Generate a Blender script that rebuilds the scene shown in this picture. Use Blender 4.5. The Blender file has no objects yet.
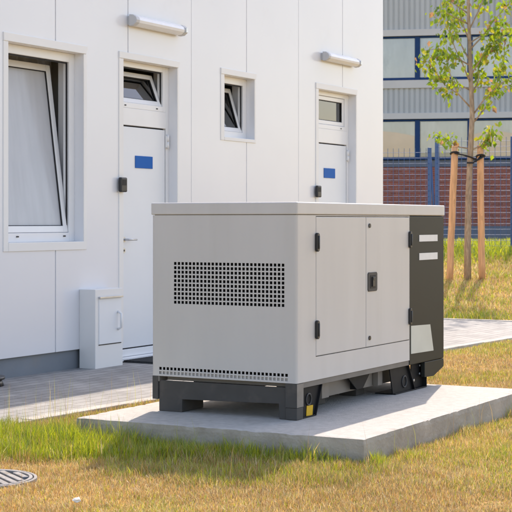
import bpy, bmesh, math, random
import numpy as np
from mathutils import Vector, Matrix
R_ = math.radians
random.seed(7); rng = np.random.default_rng(11)
scene = bpy.context.scene
COL = scene.collection

# ------------------------------------------------------------------ camera, sky, sun, exposure
YAW = 28.684
CAM_H = 1.25
cam_d = bpy.data.cameras.new('camera'); cam = bpy.data.objects.new('camera', cam_d); COL.objects.link(cam)
cam_d.sensor_width = 36.0; cam_d.lens = 36.0 * 1496.92 / 512.0
cam_d.shift_y = -(256 - 221) / 512.0
cam_d.clip_start = 0.1; cam_d.clip_end = 2000
cam.location = (0, 0, CAM_H); cam.rotation_euler = (R_(90), 0, R_(YAW - 90))
cam_d.dof.use_dof = True; cam_d.dof.focus_distance = 8.6; cam_d.dof.aperture_fstop = 16
scene.camera = cam

SUN_DIR = Vector((0.93, 0.268, 1.0)).normalized()       # towards the sun
world = bpy.data.worlds.new('World'); scene.world = world; world.use_nodes = True
wn = world.node_tree; bg = wn.nodes['Background']
sky = wn.nodes.new('ShaderNodeTexSky'); sky.sky_type = 'NISHITA'; sky.sun_disc = False
sky.sun_elevation = math.asin(SUN_DIR.z)
sky.sun_rotation = math.atan2(SUN_DIR.x, SUN_DIR.y)
sky.air_density = 1.0; sky.dust_density = 1.6; sky.ozone_density = 1.0
wn.links.new(sky.outputs[0], bg.inputs[0]); bg.inputs[1].default_value = 0.14
sun_d = bpy.data.lights.new('sun', 'SUN'); sun = bpy.data.objects.new('sun', sun_d); COL.objects.link(sun)
sun_d.energy = 2.1; sun_d.angle = R_(0.53); sun_d.color = (1.0, 0.97, 0.92)
sun.rotation_euler = SUN_DIR.to_track_quat('Z', 'Y').to_euler(); sun.location = (30, 10, 40)
vs = scene.view_settings
vs.view_transform = 'Standard'; vs.look = 'None'; vs.exposure = 1.38; vs.gamma = 1.0; vs.use_curve_mapping = False
vs.use_white_balance = True; vs.white_balance_temperature = 7480; vs.white_balance_tint = 16
scene.render.engine = 'CYCLES'
scene.cycles.max_bounces = 8; scene.cycles.diffuse_bounces = 4; scene.cycles.transparent_max_bounces = 12
scene.cycles.use_denoising = True

FW = Vector((math.cos(R_(YAW)), math.sin(R_(YAW)), 0)); RT = Vector((math.sin(R_(YAW)), -math.cos(R_(YAW)), 0))

# ------------------------------------------------------------------ materials
def mat(name, base, rough=0.6, spec=0.4, metal=0.0, var=0.08, vscale=3.0, bump=0.0, bscale=40.0, coat=0.0, stretch=(1, 1, 1),
        tint=None, detail=6.0, dirt=None, dirt_scale=1.3, dirt_lo=0.55, dirt_hi=0.75):
    m = bpy.data.materials.new(name); m.use_nodes = True
    nt = m.node_tree; N = nt.nodes; L = nt.links
    b = N['Principled BSDF']
    b.inputs['Roughness'].default_value = rough; b.inputs['Specular IOR Level'].default_value = spec
    b.inputs['Metallic'].default_value = metal; b.inputs['Coat Weight'].default_value = coat
    tc = N.new('ShaderNodeTexCoord'); mp = N.new('ShaderNodeMapping'); mp.inputs['Scale'].default_value = stretch
    L.new(tc.outputs['Object'], mp.inputs[0])
    nz = N.new('ShaderNodeTexNoise'); nz.inputs['Scale'].default_value = vscale; nz.inputs['Detail'].default_value = detail
    L.new(mp.outputs[0], nz.inputs['Vector'])
    rp = N.new('ShaderNodeValToRGB')
    lo = [max(0, c * (1 - var)) for c in base]; hi = [min(1, c * (1 + var)) for c in (tint or base)]
    rp.color_ramp.elements[0].position = 0.3; rp.color_ramp.elements[1].position = 0.7
    rp.color_ramp.elements[0].color = (*lo, 1); rp.color_ramp.elements[1].color = (*hi, 1)
    L.new(nz.outputs['Fac'], rp.inputs[0])
    out = rp.outputs[0]
    if dirt:
        n2 = N.new('ShaderNodeTexNoise'); n2.inputs['Scale'].default_value = dirt_scale; n2.inputs['Detail'].default_value = 8; n2.inputs['Roughness'].default_value = 0.65
        L.new(mp.outputs[0], n2.inputs['Vector'])
        r2 = N.new('ShaderNodeMapRange'); r2.inputs['From Min'].default_value = dirt_lo; r2.inputs['From Max'].default_value = dirt_hi
        L.new(n2.outputs['Fac'], r2.inputs[0])
        mx = N.new('ShaderNodeMix'); mx.data_type = 'RGBA'
        L.new(r2.outputs[0], mx.inputs[0]); L.new(out, mx.inputs[6]); mx.inputs[7].default_value = (*dirt, 1)
        out = mx.outputs[2]
    L.new(out, b.inputs['Base Color'])
    if bump:
        n3 = N.new('ShaderNodeTexNoise'); n3.inputs['Scale'].default_value = bscale; n3.inputs['Detail'].default_value = 6
        L.new(mp.outputs[0], n3.inputs['Vector'])
        bp = N.new('ShaderNodeBump'); bp.inputs['Strength'].default_value = bump; bp.inputs['Distance'].default_value = 0.01
        L.new(n3.outputs['Fac'], bp.inputs['Height']); L.new(bp.outputs[0], b.inputs['Normal'])
    return m

M = {}
M['wall'] = mat('white_wall_panel', (0.785, 0.79, 0.81), 0.2, 0.5, var=0.025, vscale=0.9, bump=0.10, bscale=1.3, dirt=(0.70, 0.69, 0.68), dirt_scale=0.8, dirt_lo=0.6, dirt_hi=0.9)
M['trim'] = mat('white_trim_metal', (0.80, 0.79, 0.77), 0.4, 0.5, var=0.02, vscale=2)
M['pvc'] = mat('white_pvc', (0.82, 0.82, 0.82), 0.3, 0.5, var=0.02, vscale=4)
M['door'] = mat('white_door_paint', (0.78, 0.80, 0.82), 0.38, 0.5, var=0.02, vscale=2)
M['plinth'] = mat('grey_plinth', (0.21, 0.235, 0.26), 0.7, 0.3, var=0.08, vscale=3, bump=0.15, bscale=80, dirt=(0.25, 0.25, 0.25), dirt_scale=2.5)
M['gasket'] = mat('black_rubber', (0.02, 0.02, 0.022), 0.6, 0.3)
M['black'] = mat('black_plastic', (0.022, 0.023, 0.025), 0.42, 0.5, var=0.15, vscale=20)
M['blacksteel'] = mat('black_painted_steel', (0.012, 0.012, 0.013), 0.6, 0.18, var=0.25, vscale=12, dirt=(0.035, 0.033, 0.03), dirt_scale=14, dirt_lo=0.62, dirt_hi=0.85)
M['charcoal'] = mat('charcoal_steel', (0.066, 0.063, 0.06), 0.6, 0.3, var=0.1, vscale=9, dirt=(0.10, 0.09, 0.08), dirt_scale=8)
M['taupe'] = mat('taupe_steel', (0.22, 0.197, 0.172), 0.55, 0.4, var=0.07, vscale=8, dirt=(0.17, 0.15, 0.12), dirt_scale=7)
M['blue'] = mat('blue_sign', (0.001, 0.12, 0.44), 0.5, 0.12, var=0.04)
M['canopy'] = mat('light_grey_powder_coat', (0.56, 0.545, 0.53), 0.42, 0.45, var=0.03, vscale=1.5, stretch=(4, 4, .5), bump=0.05, bscale=200, dirt=(0.52, 0.505, 0.48), dirt_scale=1.7, dirt_lo=0.55, dirt_hi=0.9)
M['canopydark'] = mat('dark_grey_powder_coat', (0.018, 0.0215, 0.0195), 0.5, 0.2, var=0.06, vscale=2, bump=0.06, bscale=350, dirt=(0.021, 0.021, 0.018), dirt_scale=2, stretch=(1, 1, .4))
M['soot'] = mat('grille_backing', (0.016, 0.016, 0.017), 0.9, 0.1)  # near-black sheet stands in for the dark interior behind the grille holes
M['greyplate'] = mat('pale_sticker', (0.52, 0.55, 0.51), 0.35, 0.5, var=0.05, vscale=5)
M['whitelabel'] = mat('white_label', (0.72, 0.73, 0.73), 0.45, 0.4, var=0.04, vscale=12)
M['yellow'] = mat('yellow_sticker', (0.72, 0.42, 0.01), 0.45, 0.4, var=0.08, vscale=25)
M['lip'] = mat('brown_grey_steel', (0.17, 0.155, 0.138), 0.55, 0.4, var=0.1, vscale=8)
M['concrete'] = mat('concrete', (0.45, 0.43, 0.395), 0.9, 0.2, var=0.10, vscale=22, bump=0.4, bscale=90, dirt=(0.30, 0.27, 0.23), dirt_scale=3.2, dirt_lo=0.58, dirt_hi=0.82, detail=10)
M['castside'] = mat('weathered_cast_concrete', (0.41, 0.375, 0.325), 0.95, 0.15, var=0.18, vscale=5, bump=0.6, bscale=45, dirt=(0.30, 0.26, 0.21), dirt_scale=3.5, dirt_lo=0.5, dirt_hi=0.75, detail=10)
M['kerb'] = mat('kerb_concrete', (0.46, 0.43, 0.39), 0.9, 0.2, var=0.12, vscale=5, bump=0.4, bscale=60, dirt=(0.25, 0.22, 0.17), dirt_scale=4)
M['steel'] = mat('galvanised_steel', (0.55, 0.56, 0.57), 0.35, 0.5, metal=0.7, var=0.1, vscale=10)
M['lamp'] = mat('lamp_diffuser', (0.80, 0.81, 0.82), 0.25, 0.5, var=0.03, vscale=8, coat=0.3)
M['lampgrey'] = mat('lamp_end_cap', (0.55, 0.56, 0.57), 0.4, 0.4, var=0.03)
M['stake'] = mat('stake_wood', (0.68, 0.38, 0.20), 0.8, 0.2, var=0.25, vscale=5, stretch=(6, 6, 0.7), bump=0.3, bscale=20, dirt=(0.17, 0.085, 0.035), dirt_scale=5, dirt_lo=0.62, dirt_hi=0.72)
M['bark'] = mat('young_bark', (0.36, 0.27, 0.19), 0.9, 0.2, var=0.3, vscale=12, stretch=(3, 3, 0.8), bump=0.5, bscale=25)
M['fence'] = mat('blue_fence_coating', (0.06, 0.13, 0.30), 0.5, 0.35, var=0.1, vscale=4)
M['cladding'] = mat('blue_grey_cladding', (0.47, 0.50, 0.515), 0.5, 0.4, var=0.06, vscale=0.8, stretch=(1, 1, .25), dirt=(0.40, 0.42, 0.43), dirt_scale=0.6)
M['cladtrim'] = mat('pale_cladding_trim', (0.58, 0.58, 0.575), 0.5, 0.4, var=0.05, vscale=1)
M['blueframe'] = mat('blue_window_frame', (0.006, 0.045, 0.15), 0.5, 0.2, var=0.08)
M['fplinth'] = mat('slate_plinth', (0.14, 0.165, 0.21), 0.7, 0.3, var=0.1)
M['blind'] = mat('grey_blind', (0.66, 0.69, 0.72), 0.8, 0.2, var=0.26, vscale=0.8, stretch=(1.6, 1, .5), dirt=(0.42, 0.46, 0.50), dirt_scale=0.9)
M['tanblind'] = mat('tan_blind', (0.92, 0.55, 0.36), 0.8, 0.2, var=0.10, vscale=0.9)  # warm reflection in the lower factory panes, put into a colour
M['room'] = mat('room_plaster', (0.55, 0.53, 0.50), 0.9, 0.1, var=0.04)
M['curtain'] = mat('white_curtain', (0.75, 0.75, 0.76), 0.9, 0.1, var=0.06, vscale=3, stretch=(8, 8, .3))
M['manhole'] = mat('cast_iron_grey', (0.27, 0.26, 0.25), 0.75, 0.3, var=0.2, vscale=14, bump=0.4, bscale=70, dirt=(0.20, 0.16, 0.11), dirt_scale=9)
M['slot'] = mat('manhole_recess', (0.05, 0.047, 0.043), 0.9, 0.1)
M['mat'] = mat('dark_mat', (0.045, 0.048, 0.05), 0.9, 0.2, var=0.3, vscale=60)
M['paper'] = mat('white_paper', (0.75, 0.74, 0.72), 0.8, 0.2)

def glass_mat(name, ior, tint=(1, 1, 1), milk=0.0, milkcol=(0.5, 0.52, 0.55)):
    m = bpy.data.materials.new(name); m.use_nodes = True; nt = m.node_tree; N = nt.nodes; L = nt.links
    N.remove(N['Principled BSDF']); out = N['Material Output']
    fr = N.new('ShaderNodeFresnel'); fr.inputs[0].default_value = ior
    nz = N.new('ShaderNodeTexNoise'); nz.inputs['Scale'].default_value = 1.6
    tc = N.new('ShaderNodeTexCoord'); L.new(tc.outputs['Object'], nz.inputs['Vector'])
    bp = N.new('ShaderNodeBump'); bp.inputs['Strength'].default_value = 0.03; bp.inputs['Distance'].default_value = 0.05
    L.new(nz.outputs['Fac'], bp.inputs['Height'])
    tr = N.new('ShaderNodeBsdfTransparent'); tr.inputs[0].default_value = (*tint, 1)
    gl = N.new('ShaderNodeBsdfGlossy'); gl.inputs['Roughness'].default_value = 0.01; L.new(bp.outputs[0], gl.inputs['Normal'])
    base = tr.outputs[0]
    if milk:
        df = N.new('ShaderNodeBsdfDiffuse'); gl.inputs['Roughness'].default_value = 0.16
        mp = N.new('ShaderNodeMapping'); mp.inputs['Scale'].default_value = (9, 9, .5); L.new(tc.outputs['Object'], mp.inputs[0])
        n2 = N.new('ShaderNodeTexNoise'); n2.inputs['Scale'].default_value = 1.5; n2.inputs['Detail'].default_value = 3; L.new(mp.outputs[0], n2.inputs['Vector'])
        rp = N.new('ShaderNodeValToRGB'); rp.color_ramp.elements[0].position = .35; rp.color_ramp.elements[1].position = .65
        rp.color_ramp.elements[0].color = (*[c * .97 for c in milkcol], 1); rp.color_ramp.elements[1].color = (*[c * 1.06 for c in milkcol], 1)
        L.new(n2.outputs['Fac'], rp.inputs[0]); L.new(rp.outputs[0], df.inputs[0])
        mm = N.new('ShaderNodeMixShader'); mm.inputs[0].default_value = milk
        L.new(tr.outputs[0], mm.inputs[1]); L.new(df.outputs[0], mm.inputs[2]); base = mm.outputs[0]
    mx = N.new('ShaderNodeMixShader'); L.new(fr.outputs[0], mx.inputs[0]); L.new(base, mx.inputs[1]); L.new(gl.outputs[0], mx.inputs[2])
    L.new(mx.outputs[0], out.inputs[0]); return m
M['glass'] = glass_mat('window_glass', 2.3, (0.8, 0.84, 0.82))
M['milk'] = glass_mat('frosted_film_glass', 1.5, (0.9, 0.93, 0.95), 0.85, (0.60, 0.61, 0.63))  # sky reflection and sheer curtain put into the pane's pale diffuse colour
M['fglass'] = glass_mat('factory_glass', 1.95, (0.98, 0.98, 0.98))

def brick_mat(name, c1, c2, mortar, bw, bh, ms, axes, bump=0.6, offset=0.5, rough=0.85):
    """axes: which object axes feed the brick texture's u and v"""
    m = bpy.data.materials.new(name); m.use_nodes = True; nt = m.node_tree; N = nt.nodes; L = nt.links; b = N['Principled BSDF']
    b.inputs['Roughness'].default_value = rough; b.inputs['Specular IOR Level'].default_value = 0.25
    tc = N.new('ShaderNodeTexCoord'); sp = N.new('ShaderNodeSeparateXYZ'); cb = N.new('ShaderNodeCombineXYZ')
    L.new(tc.outputs['Object'], sp.inputs[0]); L.new(sp.outputs[axes[0]], cb.inputs[0]); L.new(sp.outputs[axes[1]], cb.inputs[1])
    br = N.new('ShaderNodeTexBrick'); br.offset = offset
    br.inputs['Scale'].default_value = 1.0; br.inputs['Brick Width'].default_value = bw; br.inputs['Row Height'].default_value = bh
    br.inputs['Mortar Size'].default_value = ms; br.inputs['Mortar Smooth'].default_value = 0.3
    br.inputs['Color1'].default_value = (*c1, 1); br.inputs['Color2'].default_value = (*c2, 1); br.inputs['Mortar'].default_value = (*mortar, 1)
    L.new(cb.outputs[0], br.inputs['Vector'])
    nz = N.new('ShaderNodeTexNoise'); nz.inputs['Scale'].default_value = 2.2; nz.inputs['Detail'].default_value = 9; nz.inputs['Roughness'].default_value = 0.65
    L.new(tc.outputs['Object'], nz.inputs['Vector'])
    mr = N.new('ShaderNodeMapRange'); mr.inputs['From Min'].default_value = 0.3; mr.inputs['From Max'].default_value = 0.7; mr.inputs['To Min'].default_value = 0.78; mr.inputs['To Max'].default_value = 1.18
    L.new(nz.outputs['Fac'], mr.inputs[0])
    hs = N.new('ShaderNodeHueSaturation'); L.new(mr.outputs[0], hs.inputs['Value']); L.new(br.outputs['Color'], hs.inputs['Color'])
    L.new(hs.outputs[0], b.inputs['Base Color'])
    bp = N.new('ShaderNodeBump'); bp.invert = True; bp.inputs['Strength'].default_value = bump; bp.inputs['Distance'].default_value = 0.006
    L.new(br.outputs['Fac'], bp.inputs['Height']); L.new(bp.outputs[0], b.inputs['Normal'])
    return m
M['pavers'] = brick_mat('grey_pavers', (0.35, 0.34, 0.32), (0.29, 0.285, 0.27), (0.165, 0.155, 0.145), 0.21, 0.105, 0.005, (0, 1))
M['brick'] = brick_mat('red_brick', (0.38, 0.11, 0.075), (0.26, 0.08, 0.06), (0.30, 0.19, 0.165), 0.25, 0.085, 0.012, (0, 2), bump=0.4)

def grass_ground():
    m = bpy.data.materials.new('dry_lawn_soil'); m.use_nodes = True; nt = m.node_tree; N = nt.nodes; L = nt.links; b = N['Principled BSDF']
    b.inputs['Roughness'].default_value = 1.0; b.inputs['Specular IOR Level'].default_value = 0.05
    tc = N.new('ShaderNodeTexCoord')
    n1 = N.new('ShaderNodeTexNoise'); n1.inputs['Scale'].default_value = 0.55; n1.inputs['Detail'].default_value = 8; n1.inputs['Roughness'].default_value = 0.65
    n2 = N.new('ShaderNodeTexNoise'); n2.inputs['Scale'].default_value = 45; n2.inputs['Detail'].default_value = 6
    L.new(tc.outputs['Object'], n1.inputs['Vector']); L.new(tc.outputs['Object'], n2.inputs['Vector'])
    r1 = N.new('ShaderNodeValToRGB'); e = r1.color_ramp.elements
    e[0].position = 0.36; e[0].color = (0.30, 0.25, 0.07, 1); e[1].position = 0.58; e[1].color = (0.44, 0.28, 0.12, 1)
    L.new(n1.outputs['Fac'], r1.inputs[0])
    mr = N.new('ShaderNodeMapRange'); mr.inputs['From Min'].default_value = 0.3; mr.inputs['From Max'].default_value = 0.7; mr.inputs['To Min'].default_value = 0.6; mr.inputs['To Max'].default_value = 1.3
    L.new(n2.outputs['Fac'], mr.inputs[0])
    hs = N.new('ShaderNodeHueSaturation'); L.new(mr.outputs[0], hs.inputs['Value']); L.new(r1.outputs[0], hs.inputs['Color']); L.new(hs.outputs[0], b.inputs['Base Color'])
    bp = N.new('ShaderNodeBump'); bp.inputs['Strength'].default_value = 0.8; bp.inputs['Distance'].default_value = 0.03
    L.new(n2.outputs['Fac'], bp.inputs['Height']); L.new(bp.outputs[0], b.inputs['Normal'])
    return m
M['lawn'] = grass_ground()

def blade_mat(name, trans=0.5, gloss=0.08):
    m = bpy.data.materials.new(name); m.use_nodes = True; nt = m.node_tree; N = nt.nodes; L = nt.links
    N.remove(N['Principled BSDF']); out = N['Material Output']
    at = N.new('ShaderNodeAttribute'); at.attribute_name = 'blade_tint'
    df = N.new('ShaderNodeBsdfDiffuse'); tl = N.new('ShaderNodeBsdfTranslucent'); gl = N.new('ShaderNodeBsdfGlossy'); gl.inputs['Roughness'].default_value = 0.45
    L.new(at.outputs['Color'], df.inputs[0]); L.new(at.outputs['Color'], tl.inputs[0])
    a = N.new('ShaderNodeMixShader'); a.inputs[0].default_value = trans; L.new(df.outputs[0], a.inputs[1]); L.new(tl.outputs[0], a.inputs[2])
    c = N.new('ShaderNodeMixShader'); c.inputs[0].default_value = gloss; L.new(a.outputs[0], c.inputs[1]); L.new(gl.outputs[0], c.inputs[2])
    L.new(c.outputs[0], out.inputs[0]); return m
M['blade'] = blade_mat('grass_blades'); M['leaf'] = blade_mat('young_leaves', 0.5, 0.06)

# ------------------------------------------------------------------ mesh helpers
class MB:
    def __init__(self): self.bm = bmesh.new()
    def box(self, x0, x1, y0, y1, z0, z1, mtx=None):
        v = [self.bm.verts.new((x, y, z)) for x in (x0, x1) for y in (y0, y1) for z in (z0, z1)]
        for f in ((0, 1, 3, 2), (4, 6, 7, 5), (0, 4, 5, 1), (2, 3, 7, 6), (0, 2, 6, 4), (1, 5, 7, 3)): self.bm.faces.new([v[i] for i in f])
        if mtx:
            for q in v: q.co = mtx @ q.co
        return self
    def prism(self, poly, axis, a, b, mtx=None):
        """poly in the two remaining axes (in x,y,z order), extruded along axis from a to b"""
        def mk(p, t):
            c = list(p); c.insert('xyz'.index(axis), t); return self.bm.verts.new(c)
        A = [mk(p, a) for p in poly]; B = [mk(p, b) for p in poly]
        self.bm.faces.new(A); self.bm.faces.new(list(reversed(B)))
        n = len(poly)
        for i in range(n): self.bm.faces.new((A[i], B[i], B[(i + 1) % n], A[(i + 1) % n]))
        if mtx:
            for q in A + B: q.co = mtx @ q.co
        return self
    def tube(self, pts, rad, seg=8, cap=True):
        pts = [Vector(p) for p in pts]; n = len(pts)
        if not hasattr(rad, '__len__'): rad = [rad] * n
        rings = []; ref = None
        for i, p in enumerate(pts):
            t = (pts[min(i + 1, n - 1)] - pts[max(i - 1, 0)]).normalized()
            if ref is None: ref = Vector((0, 0, 1)) if abs(t.z) < 0.9 else Vector((1, 0, 0))
            s = t.cross(ref).normalized(); u = s.cross(t); ref = u
            rings.append([self.bm.verts.new(p + (s * math.cos(k * 2 * math.pi / seg) + u * math.sin(k * 2 * math.pi / seg)) * rad[i]) for k in range(seg)])
        for a, b in zip(rings, rings[1:]):
            for k in range(seg): f = self.bm.faces.new((a[k], a[(k + 1) % seg], b[(k + 1) % seg], b[k])); f.smooth = True
        if cap: self.bm.faces.new(list(reversed(rings[0]))); self.bm.faces.new(rings[-1])
        return self
    def sheet(self, us, vs, depth, place):
        """front sheet with stepped depths; depth(i,j) -> metres behind the face, None = opening (sides go OPEN deep, no back)"""
        cache = {}
        def V(i, j, d):
            k = (i, j, round(d, 5))
            if k not in cache: cache[k] = self.bm.verts.new(place(us[i], vs[j], d))
            return cache[k]
        nu, nv = len(us) - 1, len(vs) - 1
        D = [[depth(i, j) for j in range(nv)] for i in range(nu)]
        OPEN = self.open_depth
        for i in range(nu):
            for j in range(nv):
                d = D[i][j]
                if d is not None: self.bm.faces.new((V(i, j, d), V(i + 1, j, d), V(i + 1, j + 1, d), V(i, j + 1, d)))
                for di, dj in ((1, 0), (0, 1)):
                    i2, j2 = i + di, j + dj
                    if i2 >= nu or j2 >= nv: continue
                    e = D[i2][j2]
                    if e == d: continue
                    a = OPEN if d is None else d; b = OPEN if e is None else e
                    if di: p, q = (i + 1, j), (i + 1, j + 1)
                    else: p, q = (i, j + 1), (i + 1, j + 1)
                    self.bm.faces.new((V(*p, a), V(*q, a), V(*q, b), V(*p, b)))
        return self
    open_depth = 0.25
    def build(self, name, m, parent=None, bevel=0.0, smooth=False, seg=2):
        loc = parent['_w'] if parent is not None else None
        w = Vector(loc) if loc is not None else Vector((0, 0, 0))
        bmesh.ops.recalc_face_normals(self.bm, faces=self.bm.faces) if not getattr(self, 'keep', False) else None
        if parent is not None: bmesh.ops.translate(self.bm, verts=self.bm.verts, vec=-w)
        if smooth:
            for f in self.bm.faces: f.smooth = True
        me = bpy.data.meshes.new(name); self.bm.to_mesh(me); self.bm.free()
        o = bpy.data.objects.new(name, me); COL.objects.link(o); me.materials.append(m)
        if parent is not None: o.parent = parent
        o['_w'] = tuple(w)
        if bevel:
            md = o.modifiers.new('bevel', 'BEVEL'); md.width = bevel; md.segments = seg; md.limit_method = 'ANGLE'; md.angle_limit = R_(40)
        return o

def thing(name, label, cat, loc=(0, 0, 0), group=None):
    o = bpy.data.objects.new(name, None); COL.objects.link(o); o.location = loc; o.empty_display_size = 0.2
    o['label'] = label; o['category'] = cat; o['_w'] = tuple(loc)
    if group: o['group'] = group
    return o
def tag(o, label, cat, group=None, kind=None):
    o['label'] = label; o['category'] = cat
    if group: o['group'] = group
    if kind: o['kind'] = kind
    return o
def structure(o, label=None, cat=None):
    o['kind'] = 'structure'
    if label: o['label'] = label; o['category'] = cat
    return o
def at_origin(o, w):
    """move a free mesh object's origin to w"""
    o.data.transform(Matrix.Translation(-Vector(w))); o.location = w; return o
def dup(root, loc, label):
    def cp(o, par):
        c = o.copy(); COL.objects.link(c)
        if par is not None: c.parent = par
        for ch in list(o.children): cp(ch, c)
        return c
    r = cp(root, None); r.location = loc; r['label'] = label; r['_w'] = tuple(loc); return r
def ds(d, s, z=0.0): return FW * d + RT * s + Vector((0, 0, z))

# ------------------------------------------------------------------ ground
def smooth(a, b, x): t = np.clip((x - a) / (b - a), 0, 1); return t * t * (3 - 2 * t)
def vnoise(x, y, sc, seed):
    x = np.asarray(x) * sc; y = np.asarray(y) * sc
    r = np.random.default_rng(seed).random((64, 64))
    xi = np.floor(x).astype(int); yi = np.floor(y).astype(int); fx = x - xi; fy = y - yi
    fx = fx * fx * (3 - 2 * fx); fy = fy * fy * (3 - 2 * fy)
    g = lambda a, b: r[a % 64, b % 64]
    return (g(xi, yi) * (1 - fx) + g(xi + 1, yi) * fx) * (1 - fy) + (g(xi, yi + 1) * (1 - fx) + g(xi + 1, yi + 1) * fx) * fy
def fbm(x, y, sc, seed): return (vnoise(x, y, sc, seed) * .5 + vnoise(x, y, sc * 2.1, seed + 1) * .3 + vnoise(x, y, sc * 4.3, seed + 2) * .2)
def ground_z(x, y):
    x = np.asarray(x, float); y = np.asarray(y, float)
    d = x * FW.x + y * FW.y
    z = np.interp(d, [-500, 19.4, 23, 27.3, 32, 58, 600], [0, 0, .36, .78, .72, .55, .55])
    away = smooth(17.9, 19.2, x)                      # the bank starts beyond the path
    return z * away - 0.012 + 0.02 * (fbm(x, y, 0.9, 5) - .5) * (d < 40) * np.where((x > 2) & (x < 18) & (y > 5.0), 0, 1)

gx = np.concatenate([[-400, -150, -60, -25, -10], np.arange(-4, 34, 0.5), [36, 40, 46, 54, 64, 80, 110, 160, 260, 500]])
gy = np.concatenate([[-400, -150, -60, -25, -12], np.arange(-6, 22, 0.5), [24, 28, 34, 42, 54, 80, 130, 220, 400]])
mb = MB(); vv = [[mb.bm.verts.new((x, y, float(ground_z(x, y)))) for y in gy] for x in gx]
for i in range(len(gx) - 1):
    for j in range(len(gy) - 1): mb.bm.faces.new((vv[i][j], vv[i + 1][j], vv[i + 1][j + 1], vv[i][j + 1]))
structure(mb.build('ground', M['lawn'], smooth=True))

YW = 7.40                                             # outer face of the white building's long wall
def kerb_y(x): return 5.70 + (x - 7.2) * (5.24 - 5.70) / 8.0
# paving: along the wall and round the far end of the building
mb = MB(); z = 0.0
pts = [(0.5, kerb_y(.5) + .1), (17.75, kerb_y(17.75) + .1), (17.75, 16), (16.6, 16), (16.6, 7.6), (0.5, 7.6)]
mb.prism(pts, 'z', -0.1, 0.004)
structure(mb.build('paving', M['pavers']))
mb = MB()
x = 0.5
while x < 17.7:
    x2 = min(x + 1.0, 17.85)
    y0, y1 = kerb_y(x), kerb_y(x2); h = 0.016 + random.uniform(-.004, .004)
    mb.prism([(x + .003, y0), (x2 - .003, y1), (x2 - .003, y1 + .10), (x + .003, y0 + .10)], 'z', -0.15, h); x = x2
y = kerb_y(17.85)
while y < 15.8:
    mb.box(17.75, 17.85, y + .003 + (.1 if y < 5.4 else 0), y + .997, -0.15, 0.016 + random.uniform(-.004, .004)); y += 1.0
structure(mb.build('kerb', M['kerb'], bevel=0.006))

# concrete pad with slightly chipped edges
PX0, PX1, PY0, PY1, PZ = 7.0, 9.62, 3.2, 5.0, 0.13
bm = bmesh.new()
nx, ny = 90, 60
def pad_edge(k): return 0.0
top = {}
chip = np.random.default_rng(3)
for i in range(nx + 1):
    for j in range(ny + 1):
        x = PX0 + (PX1 - PX0) * i / nx; y = PY0 + (PY1 - PY0) * j / ny; zz = PZ + 0.003 * (float(fbm(x, y, 2.0, 21)) - .5)
        if i in (0, nx) or j in (0, ny):
            n = float(fbm(x, y, 17.0, 31)); zz -= 0.003 + 0.010 * max(0, n - .6) / .3
            q = 0.003 + 0.008 * max(0, n - .5)
            x += q if i == 0 else (-q if i == nx else 0); y += q if j == 0 else (-q if j == ny else 0)
        top[i, j] = bm.verts.new((x, y, zz))
for i in range(nx):
    for j in range(ny): bm.faces.new((top[i, j], top[i + 1, j], top[i + 1, j + 1], top[i, j + 1]))
loop = [(i, 0) for i in range(nx)] + [(nx, j) for j in range(ny)] + [(i, ny) for i in range(nx, 0, -1)] + [(0, j) for j in range(ny, 0, -1)]
mid = {}; bot = {}
for (i, j) in loop:
    x = PX0 + (PX1 - PX0) * i / nx; y = PY0 + (PY1 - PY0) * j / ny
    mid[i, j] = bm.verts.new((x, y, PZ - 0.022 - 0.01 * float(vnoise(x, y, 14, 8)))); bot[i, j] = bm.verts.new((x, y, -0.2))
for k in range(len(loop)):
    a, b = loop[k], loop[(k + 1) % len(loop)]
    bm.faces.new((top[a], mid[a], mid[b], top[b])); bm.faces.new((mid[a], bot[a], bot[b], mid[b]))
mb = MB(); mb.bm.free(); mb.bm = bm
pad = structure(mb.build('concrete_pad', M['concrete'])); pad.data.materials.append(M['castside'])
for f in pad.data.polygons:
    if abs(f.normal.z) < .3: f.material_index = 1

# ------------------------------------------------------------------ white building
BX0, BX1, BZ = 1.6, 16.75, 4.15
PL = 0.165                                             # plinth height
wb = thing('white_building', 'long white panelled building with tilted windows and two narrow doors', 'building', ((BX0 + BX1) / 2, YW, 0))
SEAM = [2.37, 3.46, 4.55, 5.64, 6.73, 7.82, 8.95, 10.069, 11.15, 12.239, 13.324, 14.487, 15.601]
seam_w = {10.069: .014, 11.15: .014, 13.324: .012, 15.601: .012}
OPENS = [(9.438, 10.463, 1.077, 2.672), (11.07, 11.978, PL, 2.69), (12.864, 13.485, 2.085, 2.705), (14.972, 15.958, PL, 2.725)]
us = {BX0, BX1}; zs = {PL, BZ}
for s in SEAM:
    w = seam_w.get(s, .007) / 2; us |= {s - w, s + w}
for o in OPENS: us |= {o[0], o[1]}; zs |= {o[2], o[3]}
us = sorted(us); zs = sorted(zs)
def wall_depth(i, j):
    u = (us[i] + us[i + 1]) / 2; v = (zs[j] + zs[j + 1]) / 2
    for o in OPENS:
        if o[0] < u < o[1] and o[2] < v < o[3]: return None
    for s in SEAM:
        if abs(u - s) < seam_w.get(s, .007) / 2 + 1e-6: return 0.014
    return 0.0
mb = MB(); mb.open_depth = 0.26
mb.sheet(us, zs, wall_depth, lambda u, v, d: (u, YW + d, v))
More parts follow.
